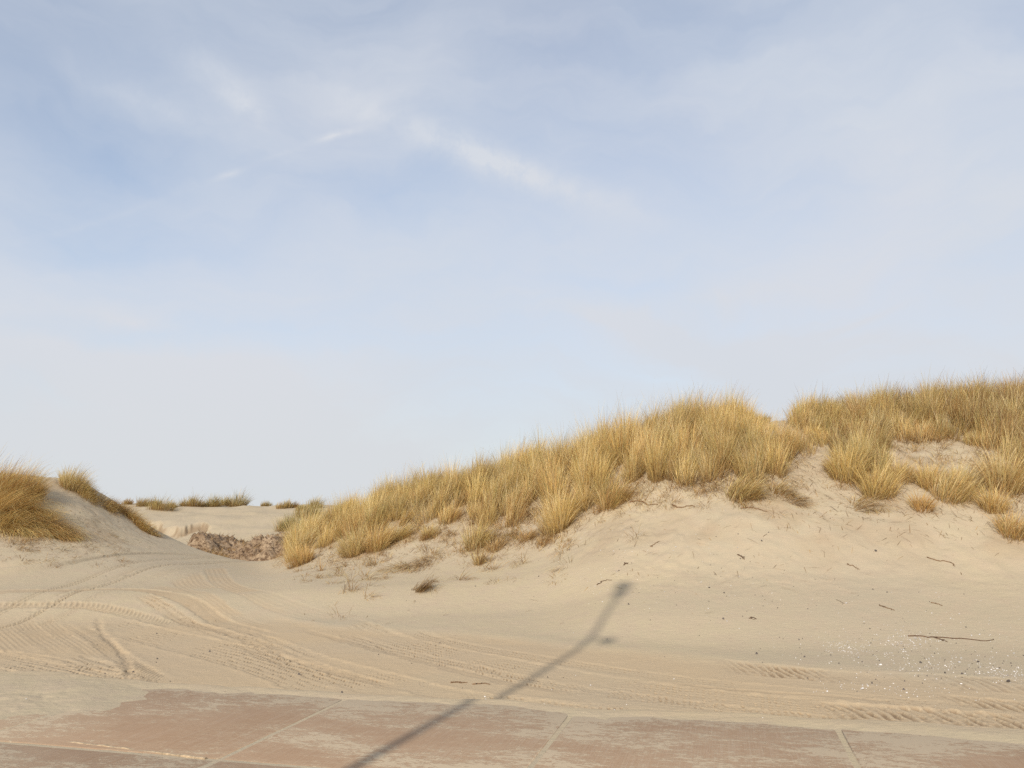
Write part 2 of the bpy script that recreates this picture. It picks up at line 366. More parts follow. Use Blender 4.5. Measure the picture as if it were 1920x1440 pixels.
def slab_material():
    m, t, b, out = nt('brushed_concrete'); L = t.links.new
    tc = N(t, 'ShaderNodeTexCoord').outputs['Object']
    big = noise(t, tc, .9, 4, .55); fine = noise(t, tc, 90, 3, .7); brush = noise(t, tc, 1.0, 3, .6, (95, 1.6, 1)); brush2 = noise(t, tc, 1.0, 2, .5, (260, 5, 1))
    c = mixc(t, ramp(t, big, .3, .7), (.355, .23, .14), (.40, .268, .168))
    c = mixc(t, ramp(t, fine, .35, .7, 0, .35), c, (.30, .19, .125))
    c = mixc(t, ramp(t, brush, .45, .7, 0, .35), c, (.48, .375, .28))
    c = mixc(t, ramp(t, brush2, .3, .5, .3, 0), c, (.27, .175, .115))
    # blown sand lying in streaks along the slabs
    st = noise(t, tc, 1.0, 5, .6, (7, 15, 1)); st2 = noise(t, tc, .9, 4, .55, (.7, 1.6, 1)); st3 = noise(t, tc, 1.0, 4, .7, (26, 42, 1))
    f = math_(t, 'ADD', math_(t, 'ADD', math_(t, 'MULTIPLY', st, .5), math_(t, 'MULTIPLY', st3, .5)), math_(t, 'MULTIPLY', st2, .9))
    film = ramp(t, f, .96, 1.015, 0, .9)
    film = math_(t, 'MAXIMUM', film, ramp(t, f, .82, 1.05, 0.03, .4))
    # sand blown in from the edge and over the left-hand slabs
    sp = N(t, 'ShaderNodeSeparateXYZ'); L(tc, sp.inputs[0])
    w = math_(t, 'MULTIPLY', math_(t, 'SUBTRACT', math_(t, 'ADD', st, math_(t, 'SUBTRACT', st3, .5)), .5), 1.2)
    ed = ramp(t, math_(t, 'ADD', sp.outputs[1], w), -.5, -.02, 0, .9)
    lf = ramp(t, math_(t, 'ADD', math_(t, 'ADD', sp.outputs[0], math_(t, 'MULTIPLY', w, 3.5)), math_(t, 'MULTIPLY', sp.outputs[1], .45)), -2.0, -4.4, 0, .8)
    film = math_(t, 'MAXIMUM', math_(t, 'MAXIMUM', film, ed), lf)
    stn = noise(t, tc, 2.2, 5, .65); c = mixc(t, ramp(t, stn, .52, .72, 0, .2), c, (.30, .19, .115))
    c = mixc(t, film, c, (.50, .40, .275))
    L(c, b.inputs['Base Color']); b.inputs['Roughness'].default_value = .9; b.inputs['Specular IOR Level'].default_value = .15
    h = math_(t, 'ADD', math_(t, 'MULTIPLY', brush, .5), math_(t, 'ADD', math_(t, 'MULTIPLY', fine, .3), math_(t, 'MULTIPLY', film, .8)))
    bp = N(t, 'ShaderNodeBump'); bp.inputs['Strength'].default_value = .5; bp.inputs['Distance'].default_value = .006
    L(h, bp.inputs['Height']); L(bp.outputs[0], b.inputs['Normal'])
    return m
def grass_material():
    m, t, b, out = nt('dry_grass'); L = t.links.new
    at = N(t, 'ShaderNodeAttribute', attribute_name='col')
    d = N(t, 'ShaderNodeBsdfDiffuse'); tr = N(t, 'ShaderNodeBsdfTranslucent'); mx = N(t, 'ShaderNodeMixShader'); mx.inputs[0].default_value = .30
    gl = N(t, 'ShaderNodeBsdfGlossy'); gl.inputs['Roughness'].default_value = .5; gl.inputs['Color'].default_value = (1, .95, .85, 1); m2 = N(t, 'ShaderNodeMixShader'); m2.inputs[0].default_value = .035
    L(at.outputs['Color'], d.inputs[0]); L(at.outputs['Color'], tr.inputs[0]); L(d.outputs[0], mx.inputs[1]); L(tr.outputs[0], mx.inputs[2])
    L(mx.outputs[0], m2.inputs[1]); L(gl.outputs[0], m2.inputs[2]); L(m2.outputs[0], out.inputs[0]); t.nodes.remove(b)
    return m
def plain(name, col, rough=.7, var=.25, scale=20, metal=0, spec=.3):
    m, t, b, out = nt(name); L = t.links.new
    tc = N(t, 'ShaderNodeTexCoord').outputs['Object']
    c = mixc(t, ramp(t, noise(t, tc, scale, 4, .6), .3, .7), tuple(v*(1-var) for v in col), tuple(min(1, v*(1+var)) for v in col))
    L(c, b.inputs['Base Color']); b.inputs['Roughness'].default_value = rough; b.inputs['Metallic'].default_value = metal; b.inputs['Specular IOR Level'].default_value = spec
    bp = N(t, 'ShaderNodeBump'); bp.inputs['Strength'].default_value = .4; bp.inputs['Distance'].default_value = .004
    L(noise(t, tc, scale*3, 4, .6), bp.inputs['Height']); L(bp.outputs[0], b.inputs['Normal'])
    return m
M_SAND = sand_material(); M_SLAB = slab_material(); M_GRASS = grass_material()
M_TWIG = plain('weathered_twig', (.13, .075, .045), .85, .4, 60)
M_ROOT = plain('pale_root', (.22, .135, .075), .85, .35, 60)
M_WOOD = plain('pale_wood', (.44, .33, .21), .75, .3, 30)
M_SHELL = plain('shell_white', (.66, .62, .58), .6, .35, 8)
M_PEBBLE = plain('dark_pebble', (.11, .09, .08), .7, .5, 40)
M_PAINT = plain('grey_paint', (.28, .29, .30), .45, .08, 8)
M_HEAD = plain('lantern_paint', (.10, .10, .11), .4, .1, 8)

# ------------------------------------------------------------------ ground sheet
def build_ground():
    da = np.concatenate([np.linspace(-180, -60, 90, endpoint=False), np.linspace(-60, -35.5, 260, endpoint=False), np.linspace(-35.5, 35.5, 1450, endpoint=False),
                         np.linspace(35.5, 60, 260, endpoint=False), np.linspace(60, 180, 90, endpoint=False)])
    rr = np.concatenate([np.linspace(.3, 4.6, 26, endpoint=False), np.exp(np.linspace(math.log(4.6), math.log(26), 690, endpoint=False)),
                         np.exp(np.linspace(math.log(26), math.log(95), 200, endpoint=False)), np.exp(np.linspace(math.log(95), math.log(6000), 24))])
    na, nr = len(da), len(rr)
    A, Q = np.meshgrid(np.radians(da), rr, indexing='ij')
    x = (Q*np.sin(A)).ravel(); y = (Q*np.cos(A)).ravel()
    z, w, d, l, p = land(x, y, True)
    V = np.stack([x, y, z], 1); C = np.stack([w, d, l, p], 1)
    V = np.vstack([V, [[0, 0, -.006]]]); C = np.vstack([C, [[0, 0, 0, .5]]])
    i = np.arange(na); j = np.arange(nr-1); I, J = np.meshgrid(i, j, indexing='ij'); I2 = (I+1) % na
    Fq = np.stack([I*nr+J, I*nr+J+1, I2*nr+J+1, I2*nr+J], -1).reshape(-1, 4)
    c = len(V)-1
    cap = np.stack([np.full(na, c), i*nr, ((i+1) % na)*nr, np.full(na, c)], 1)
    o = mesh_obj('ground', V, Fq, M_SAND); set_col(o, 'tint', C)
    tag(o, kind='structure')
    return o
build_ground()

# ------------------------------------------------------------------ paving of two-metre concrete slabs
def build_pavement():
    V = []; Fc = []
    g = .018; bev = .010; T = .14
    r2 = np.random.default_rng(3)
    for iu in range(-9, 10):
        for iq in range(0, 6):
            u0, u1 = iu*2+g, iu*2+2-g; q1, q0 = -iq*2-g, -iq*2-2+g
            dz = r2.uniform(-.003, .003); tx, ty = r2.uniform(-.0015, .0015, 2)
            ring = lambda b, z: [(u0+b, q0+b, z), (u1-b, q0+b, z), (u1-b, q1-b, z), (u0+b, q1-b, z)]
            base = len(V)
            for rg in (ring(0, -T), ring(0, -bev), ring(bev*.3, -bev*.3), ring(bev, 0)):
                for (a, b, z) in rg: V.append((a, b, z+dz+tx*(a-u0)+ty*(b-q0)))
            for k in range(3):
                for e in range(4):
                    n = (e+1) % 4; Fc.append((base+4*k+e, base+4*k+n, base+4*k+4+n, base+4*k+4+e))
            Fc.append((base+12, base+13, base+14, base+15))
    o = mesh_obj('pavement', V, Fc, M_SLAB, smooth=False)
    o.location = (e0[0], e0[1], 0); o.rotation_euler = (0, 0, UA)
    tag(o, kind='structure')
build_pavement()

# ------------------------------------------------------------------ grass blades
PAL = np.array([(.82, .61, .235), (.86, .69, .37), (.62, .51, .21), (.68, .43, .165), (.33, .19, .08), (.46, .41, .17)])
def blades(base, length, az, th0, curl, width, c_root, c_tip, seg=4, r=rng):
    n = len(base); s = np.linspace(0, 1, seg+1)
    th = th0[:, None] + curl[:, None]*s[None, :]**1.5
    ds = length[:, None]/seg
    mid = (th[:, 1:]+th[:, :-1])/2
    hz = np.concatenate([np.zeros((n, 1)), np.cumsum(np.sin(mid)*ds, 1)], 1); vt = np.concatenate([np.zeros((n, 1)), np.cumsum(np.cos(mid)*ds, 1)], 1)
    P = np.stack([base[:, 0:1]+hz*np.cos(az)[:, None], base[:, 1:2]+hz*np.sin(az)[:, None], base[:, 2:3]+vt], -1)
    tw = az + pi/2 + r.normal(0, .7, n)
    side = np.stack([np.cos(tw), np.sin(tw), np.zeros(n)], -1)
    prof = np.array([.75, 1.0, .9, .62, .12]) if seg == 4 else np.interp(s, [0, .25, .5, .75, 1], [.75, 1, .9, .62, .12])
    off = side[:, None, :]*(width[:, None]*.5*prof[None, :])[:, :, None]
    V = np.stack([P-off, P+off], 2).reshape(-1, 3)
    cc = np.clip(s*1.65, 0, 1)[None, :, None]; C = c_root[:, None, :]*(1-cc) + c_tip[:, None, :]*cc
    C = np.repeat(C[:, :, None, :], 2, 2).reshape(-1, 3)
    b = np.arange(n)[:, None]*(seg+1)*2; k = np.arange(seg)[None, :]*2
    Fq = np.stack([b+k, b+k+1, b+k+3, b+k+2], -1).reshape(-1, 4)
    return V, Fq, C
def tussock(r, n, rad, h, wind=(.2, .05), spread=.55, pal=(.34, .2, .18, .18, .06, .04), droop=.6, width=.007, zfun=None, cx=0, cy=0, lie=0.0, tone=1.0, rnd=.2):
    """arrays for one tussock of n blades round (cx, cy)"""
    a = r.uniform(0, 2*pi, n); q = np.sqrt(r.uniform(0, 1, n))
    bx = cx+rad*q*np.cos(a); by = cy+rad*q*np.sin(a)
    bz = zfun(bx, by)-.02 if zfun is not None else np.full(n, -.02)
    L = h*np.clip(r.normal(.80, .17, n), .25, 1.2)*(1-.42*q*q)
    dx = np.cos(a)*q*spread + wind[0] + r.normal(0, rnd, n); dy = np.sin(a)*q*spread + wind[1] + r.normal(0, rnd, n)
    az = np.arctan2(dy, dx); tilt = np.clip(np.hypot(dx, dy), 0, 1.4)
    th0 = tilt*.55 + lie; curl = tilt*droop + np.abs(r.normal(0, .25, n)) + .1
    pp = np.array(pal)*r.gamma(2.2, 1, 6); kind = r.choice(6, n, p=pp/pp.sum())
    bent = r.random(n) < .09; curl = curl+bent*r.uniform(.7, 1.9, n); az = np.where(bent, az+r.normal(0, .9, n), az); L = L*np.where(r.random(n) < .02, 1.3, 1)*np.where(r.random(n) < .15, .6, 1)
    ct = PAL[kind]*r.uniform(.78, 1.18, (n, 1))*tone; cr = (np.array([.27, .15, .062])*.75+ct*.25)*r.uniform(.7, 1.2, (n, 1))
    w = width*r.uniform(.6, 1.2, n)
    return np.stack([bx, by, bz], 1), L, az, th0, curl, w, cr, ct
def cat_blades(lst, seg=4):
    arr = [np.concatenate(z) for z in zip(*lst)]
    return blades(*arr, seg=seg)

# main cover of the right-hand dune
low = np.array([(540,1052),(556,1058),(589,1026),(621,1022),(654,1018),(690,1016),(740,990),(770,976),(800,996),(838,982),(878,972),(900,985),(919,995),(962,988),(987,955),(1015,948),(1041,962),
                (1070,965),(1096,946),(1142,936),(1170,930),(1197,912),(1237,915),(1272,912),(1310,904),(1359,904),(1400,912),(1440,904),(1481,898),(1500,868),(1512,838),(1530,830),(1548,846),(1562,880),(1595,892),(1644,900),
                (1668,860),(1680,830),(1760,828),(1850,835),(1862,850),(1880,900),(1900,922),(1930,930),(2300,930)], float)
crest = np.array([(540,24.3),(640,23.6),(800,22.3),(1000,21.3),(1165,20.3),(1300,20.1),(1400,19.8),(1540,20.2),(1700,20.6),(1900,20.5),(2300,20.5)], float)
def cover_grass():
    r = np.random.default_rng(21); out = []
    step = .405
    gx, gy = np.meshgrid(np.arange(-7, 17, step), np.arange(14, 27, step)); gx = (gx+r.uniform(-.2, .2, gx.shape)).ravel(); gy = (gy+r.uniform(-.2, .2, gy.shape)).ravel()
    z = land_z(gx, gy); px, rw = project(gx, gy, z)
    cy = np.interp(px, crest[:, 0], crest[:, 1])
    ok = (px > 548) & (px < 2280) & (rw < np.interp(px, low[:, 0], low[:, 1])) & (gy < cy+1.0) & (gy > cy-7)
    # bare saddle at the top of the sand chute and sandy openings
    ok &= ~((px > 1434) & (px < 1484) & (gy > 18.3))
    for (ax, ay, rx, ry) in ((1468, 818, 26, 9), (1056, 862, 16, 9), (1300, 858, 14, 7), (1130, 905, 10, 6), (1418, 868, 12, 6), (690, 958, 14, 6), (930, 935, 10, 6)):
        ok &= ((px-ax)/rx)**2+((rw-ay)/ry)**2 > 1
    gap = fbm(gx, gy, .9, 2, 101)
    ok &= (gap > -.30) | (gy > cy-.9)
    n_tot = 0
    for X, Yy, P_, W_, c_ in zip(gx[ok], gy[ok], px[ok], rw[ok], cy[ok]):
        lowr = np.interp(P_, low[:, 0], low[:, 1]); e = min(1, max(0, (lowr-W_)/26))
        h = (.72+.36*e)*r.choice([.72, .9, 1.05, 1.2])*r.uniform(.93, 1.07)
        h *= float(np.interp(P_, [640, 680, 860, 980, 1270, 1300, 1400], [.85, .75, .77, 1, 1, .92, .92]))
        if 1385 < P_ < 1440 and Yy > 18: h *= max(.4, 1-(P_-1385)/75)
        if P_ > 1480 and Yy > 17.5: h *= .72+.14*max(0, min(1, (P_-1560)/120))
        d = fbm(np.array([X]), np.array([Yy]), .35, 2, 131)[0]
        rt = max(0, min(1, (P_-1480)/220))*max(0, min(1, (lowr-W_-20)/60+.25))
        pal = np.array([max(.03, .34-.26*rt), .22-.08*rt, .19, .17+.08*rt, .06+.36*rt, .05]); pal[3] += .15*(1-e); pal[0] -= .05*(1-e)
        if d > .1: pal[2] += .15
        nb = int(r.uniform(250, 400)*(.75+.25*e))
        out.append(tussock(r, nb, r.uniform(.15, .27), h, (.12+r.normal(0, .16), -.05+r.normal(0, .12)), r.uniform(.25, .5), np.clip(pal, .02, 1), .42, .0068, land_z, X, Yy, tone=r.uniform(.78, 1.14), rnd=.16))
        # low brown litter of dead leaves round the foot
        out.append(tussock(r, int(nb*.4), .46, h*.55, (.1, -.2), 1.2, (.05, .08, .02, .5, .35, .02), .9, .0075, land_z, X, Yy, lie=.55, tone=.9))
    # withered wisps and trailing stalks thinning out below the cover
    k = 0
    wp = np.concatenate([r.uniform(560, 1500, 300), r.uniform(1540, 1920, 150), r.uniform(590, 1060, 260)])
    wr = np.interp(wp, low[:, 0], low[:, 1]) + np.abs(r.normal(0, 34, len(wp)))*np.where(wp < 1060, 1.35, .9) - 6
    bad = (wp > 1490) & (wp < 1560) & (wr < 900); wp, wr = wp[~bad], wr[~bad]
    WX, WY, WZ = raycast(wp, wr, land_z, 11, 30, 500)
    for X, Yy in zip(WX, WY):
        out.append(tussock(r, int(r.uniform(8, 46)), r.uniform(.04, .16), r.uniform(.18, .52), (r.normal(.15, .5), r.normal(-.35, .3)), 1.0, (.08, .10, .03, .40, .36, .03), .9, .007, land_z, X, Yy, lie=r.uniform(.1, .8), tone=r.uniform(.75, 1.05), rnd=.3))
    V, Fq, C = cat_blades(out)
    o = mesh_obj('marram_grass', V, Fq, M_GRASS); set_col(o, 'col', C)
    tag(o, 'dense golden dune grass covering the crest and upper slope of the big dune', 'grass', kind='stuff')
    return len(out)//2
n_cover = cover_grass()

# tussocks that stand apart: (photo column, row of the foot, foot radius, blade length, blades, wind x, lie, tone set, label)
G0 = (.36, .2, .2, .17, .04, .03); GB = (.24, .08, .13, .48, .10, .04); GG = (.26, .14, .28, .20, .08, .05); GF = (.16, .08, .36, .14, .10, .18); GD = (.04, .08, .02, .42, .42, .02); GY = (.52, .28, .12, .06, .01, .01)
TUS = [
 # left dune
 (-30, 935, .55, 1.3, 900, .55, 0, GB, 'tall orange-brown tussock cut by the left frame edge, at the top of the left dune'),
 (22, 930, .50, 1.2, 900, .65, 0, GB, 'tall bushy amber tussock against the sky, second from the left frame edge'),
 (50, 926, .34, .95, 800, .35, .05, GB, 'dark brown tussock on the left dune top, just before the dip of bare sand'),
 (-6, 966, .50, 1.35, 1300, 1.0, .25, GB, 'wind-combed tussock sprawling right from the left frame edge at mid height'),
 (34, 962, .46, 1.3, 1200, 1.15, .35, G0, 'streaming yellow and brown tussock in the middle of the big left clump'),
 (22, 990, .40, 1.15, 1000, 1.2, .45, GB, 'drooping reddish tussock hanging at the lower left of the big left clump'),
 (70, 990, .42, 1.15, 1100, 1.2, .45, GB, 'flattened tussock swept right along the bottom of the big left clump'),
 (104, 1002, .34, .85, 900, 1.1, .45, GB, 'amber tussock pointing right at the far tip of the big left clump'),
 (137, 917, .34, .85, 900, .45, 0, G0, 'rounded straw-coloured tussock alone on the skyline of the left dune'),
 (160, 922, .24, .5, 500, .8, .1, G0, 'short tussock bending right beside the rounded skyline tussock'),
 (163, 934, .26, .36, 420, .7, .1, G0, 'pale low tussock where the left ridge begins to fall'),
 (192, 944, .34, .44, 600, .9, .25, GB, 'brown combed tussock on the falling left ridge, uppermost of the strip'),
 (222, 956, .34, .46, 600, .9, .25, GB, 'brown combed tussock in the middle of the strip down the left ridge'),
 (240, 966, .32, .5, 600, .9, .28, GB, 'russet tussock leaning right, third down the strip on the left ridge'),
 (258, 982, .30, .52, 600, .9, .3, GB, 'russet tussock leaning right, fourth down the strip on the left ridge'),
 (276, 998, .26, .55, 520, .9, .3, GB, 'last russet tussock at the low end of the left ridge strip'),
 # right dune, apart from the main cover
 (566, 1058, .24, .62, 420, -.15, .1, GB, 'rusty tussock at the very left foot of the big dune'),
 (664, 1040, .30, .75, 620, -.15, .05, G0, 'yellow tussock spilling down at the left part of the big dune'),
 (706, 1030, .28, .75, 560, .2, .05, G0, 'yellow-green fan tussock right of the spilling one on the big dune'),
 (747, 1012, .22, .60, 360, .5, .1, GY, 'thin golden tussock leaning right above the trailing dead thatch'),
 (806, 1006, .20, .42, 240, .1, .2, GB, 'small withered tussock above the trailing dead thatch'),
 (892, 1026, .24, .72, 480, .35, .05, GG, 'greenish leaning tussock hanging over the middle of the sand slope'),
 (898, 1058, .12, .45, 160, .05, .05, GD, 'narrow brown wisp hanging directly below the greenish leaning tussock'),
 (928, 1030, .18, .38, 200, .1, .3, GD, 'small dead brown tuft right of the greenish leaning tussock'),
 (988, 1012, .16, .36, 160, .1, .3, GD, 'ragged brown tuft under the grass, left of the domed blond tussock'),
 (1045, 990, .34, .88, 900, -.05, 0, GY, 'domed blond tussock jutting down onto bare sand below the crest'),
 (1018, 1022, .14, .30, 130, .3, .4, GD, 'flat brown tuft on sand below the domed blond tussock'),
 (1098, 952, .14, .70, 260, .1, 0, GY, 'slim yellow tussock standing upright beside the domed blond one'),
 (1146, 946, .28, .68, 560, .45, .1, GG, 'olive tussock leaning right at the left end of the cracked sand lip'),
 (1384, 932, .26, .75, 560, .75, .2, GG, 'olive tussock swept right, lowest of the grass above the tall bare slope'),
 (1462, 922, .24, .40, 300, .5, .5, GB, 'low brown tussock under the olive swept one beside the sand chute'),
 (1492, 940, .26, .48, 340, .9, .65, GD, 'flattened brown tussock with tails drooping right beside the sand chute'),
 (1570, 884, .24, .40, 300, -.2, .3, GD, 'low dead brown tussock at the right side of the sand chute'),
 (1592, 896, .30, .88, 700, .1, 0, G0, 'upright tussock with a full head at the right of the sand chute'),
 (1648, 926, .32, .78, 640, .2, .1, G0, 'broad straw tussock below the bare patch, right of the sand chute'),
 (1622, 948, .26, .60, 380, .9, .65, GB, 'lying tussock with its leaves combed flat to the right on the slope'),
 (1690, 900, .24, .55, 380, .2, .05, GG, 'short greenish tussock at the lower left corner of the bare patch'),
 (1728, 955, .20, .42, 300, .15, .2, GB, 'small round brown tussock alone low on the right slope'),
 (1745, 914, .28, .60, 480, .2, .05, G0, 'sparse pale tussock just under the bare patch'),
 (1778, 935, .30, .66, 620, .4, .1, G0, 'leaning tussock below the bare patch, in the middle of the lower row'),
 (1812, 916, .30, .62, 520, .4, .05, G0, 'low spreading tussock under the right half of the bare patch'),
 (1860, 956, .22, .58, 420, .1, .05, G0, 'tapering small tussock standing alone between the lower row and the frame edge'),
 (1880, 915, .36, .95, 800, .15, 0, G0, 'large tussock at the right frame edge just below the bare patch'),
 (1906, 1000, .30, .55, 520, .3, .3, GB, 'dense brown tussock cut by the right frame edge low on the slope'),
]
GRP = 'marram grass tussocks standing apart on the dunes'
def place_tussock(px, row, rad, h, n, wx_, lie, pal, label, seed, name='grass_tussock', far=False, group=GRP, wind_y=0.0, width=.0075, tone=1.0):
    r = np.random.default_rng(seed)
    for k in range(40):
        X, Y, Z = raycast([px], [row+k], land_z, 12); X, Y, Z = X[0], Y[0], Z[0]
        if Y < 72: break
    if 560 < px and not far: h *= 1.15; rad *= .9
    zf = lambda a, b: land_z(a, b)
    live = [tussock(r, n, rad, h, (wx_, wind_y-.05), r.uniform(.45, .8), pal, .6 if lie < .3 else .75, width, zf, X, Y, lie=lie, rnd=.12 if px < 300 else .19, tone=tone)]
    # the clump is several crowns growing together
    for k in range(2 if n > 380 else 1):
        live.append(tussock(r, n//4, rad*.6, h*r.uniform(.7, .95), (wx_*r.uniform(.7, 1.2), wind_y), .7, pal, .7, width, zf, X+rad*r.uniform(-.9, .9), Y+rad*r.uniform(-.6, .6), lie=lie, rnd=.12, tone=tone))
    thatch = [tussock(r, int(n*.3), rad*1.15, h*.5, (wx_*.5, -.1), 1.1, GD, 1.0, width, zf, X, Y, lie=min(.9, .5+lie))]
    off = np.array([X, Y, Z])
    if far:
        V, Fq, C = cat_blades(live+thatch, 3)
        o = mesh_obj(name, V-off, Fq, M_GRASS, loc=tuple(off)); set_col(o, 'col', C)
        return tag(o, label, 'grass', group)
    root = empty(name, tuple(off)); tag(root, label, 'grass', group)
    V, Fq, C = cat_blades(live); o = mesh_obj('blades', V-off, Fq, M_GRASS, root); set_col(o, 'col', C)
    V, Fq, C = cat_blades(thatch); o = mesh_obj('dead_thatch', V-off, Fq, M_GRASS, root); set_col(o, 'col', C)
    return root
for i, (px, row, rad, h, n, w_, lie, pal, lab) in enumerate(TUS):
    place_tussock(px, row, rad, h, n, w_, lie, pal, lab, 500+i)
FAR = [
 (240, 946, .7, .9, 260, GB, 'small orange tussock on the far skyline just behind the left ridge'),
 (264, 944, .5, .8, 200, GF, 'dark little far tussock, second from the left along the far skyline'),
 (284, 946, .8, .9, 300, GF, 'leftmost far tussock of the short skyline row behind the left ridge'),
 (304, 948, .9, .9, 360, GF, 'middle far tussock of the short skyline row behind the left ridge'),
 (322, 948, .7, .9, 280, GF, 'right end far tussock of the short skyline row behind the left ridge'),
 (294, 955, .7, .7, 220, G0, 'pale straw far tussock on sand just below the short skyline row'),
 (350, 942, .7, .9, 260, GF, 'left end far tussock of the long skyline row above the sand hollow'),
 (366, 944, .8, .9, 320, GF, 'second far tussock from the left in the long skyline row'),
 (384, 943, .7, .9, 300, GF, 'third far tussock from the left in the long skyline row'),
 (400, 947, .9, 1.0, 360, GF, 'lowest hanging far tussock in the long skyline row'),
 (424, 946, .9, 1.0, 360, GF, 'second far tussock from the right in the long skyline row'),
 (446, 944, .9, 1.1, 360, GF, 'tall right end far tussock of the long skyline row'),
 (500, 946, .7, .8, 260, GF, 'low far tussock alone on the skyline right of the long row'),
 (528, 946, .5, .6, 160, G0, 'tiny pale far tussock on the skyline'),
 (541, 949, .6, .9, 240, GF, 'narrow upright far tussock on the skyline'),
 (552, 952, .5, .5, 140, GB, 'tiny brown far tussock low beside the narrow upright one'),
 (570, 951, .8, .9, 300, GF, 'far tussock touching the skyline left of the big dune tip'),
 (592, 950, .8, .9, 280, GF, 'far tussock half hidden behind the big dune tip'),
 (572, 964, .8, 1.0, 340, GF, 'olive far tussock below the skyline, left of the big dune tip'),
 (586, 968, .8, .9, 300, GF, 'dark olive far tussock pressed against the big dune tip'),
]
for i, (px, row, rad, h, n, pal, lab) in enumerate(FAR):
    place_tussock(px, row+(0, 5, 2, 7, 3)[i % 5], rad*(.35, .65, .5, .75, .42)[i % 5], h*(.65, 1.15, .9, 1.3)[i % 4], n, .35, 0, pal, lab, 800+i, far=True, group='small tussocks along the far dune skyline', width=.02, tone=.78)
place_tussock(548, 994, .62, 1.15, 700, .1, 0, GF, 'bushy olive tussock standing on the sand above the dark debris heap', 850, far=True, group='small tussocks along the far dune skyline', width=.014, tone=.8)
place_tussock(577, 982, .35, .5, 200, .1, .1, GF, 'tiny green tussock between the bushy olive one and the big dune', 851, far=True, group='small tussocks along the far dune skyline', width=.014, tone=.8)
# dead brush
def thatch_obj(px, row, rad, h, n, wx_, wy_, pal, lie, label, seed, name, cat, tone=1.0, spread=.6, at=None):
    r = np.random.default_rng(seed); X, Y, Z = raycast([px], [row], land_z, 10); X, Y, Z = X[0], Y[0], Z[0]
    if at: X, Y = at; Z = float(land_z([X], [Y])[0])
    L = []
    for k in range(5):
        L.append(tussock(r, n//5, rad*.5, h*r.uniform(.6, 1.1), (wx_, wy_), spread, pal, .35, .0075, land_z, X+r.normal(0, rad*.6), Y+r.normal(0, rad*.5), lie=lie, tone=tone))
    V, Fq, C = cat_blades(L); off = np.array([X, Y, Z])
    o = mesh_obj(name, V-off, Fq, M_GRASS, loc=tuple(off)); set_col(o, 'col', C); tag(o, label, cat)
thatch_obj(772, 1062, .55, .7, 800, -.5, -.9, GD, .75, 'trailing mat of dead brown grass sliding down the left part of the big dune', 900, 'dead_grass', 'dead grass')
thatch_obj(722, 1084, .4, .6, 300, -.6, -.9, GD, .85, 'thin half-buried fan of dead grass on the sand left of the trailing mat', 901, 'dead_grass', 'dead grass')
thatch_obj(792, 1106, .14, .55, 240, .8, .2, (0, .03, 0, .2, .75, .02), .3, 'dark dead brushwood lying alone on the smooth sand at the dune foot', 902, 'dead_brush', 'brushwood', .55, .35)
thatch_obj(396, 1040, .55, 1.0, 900, .75, -.35, GB, .35, 'fallen russet grass clump lying against the left end of the dark debris heap', 903, 'fallen_tussock', 'grass', .95, at=(-11.1, 30.8))
thatch_obj(52, 1016, .30, .35, 130, .6, -.3, GD, .6, 'scrap of dead brown grass on the sand under the big left clump', 904, 'dead_grass', 'dead grass')
thatch_obj(46, 1030, .16, .35, 90, .6, -.3, GD, .7, 'smaller dead grass scrap, lower of two under the big left clump', 905, 'dead_grass', 'dead grass')
thatch_obj(14, 1014, .2, .3, 90, .6, -.3, GD, .7, 'dead grass scrap close to the left frame edge under the big left clump', 906, 'dead_grass', 'dead grass')
thatch_obj(62, 1052, .12, .3, 50, .6, -.3, GD, .8, 'lone wisp of dead grass low on the left dune above the shadowed hollow', 907, 'dead_grass', 'dead grass')

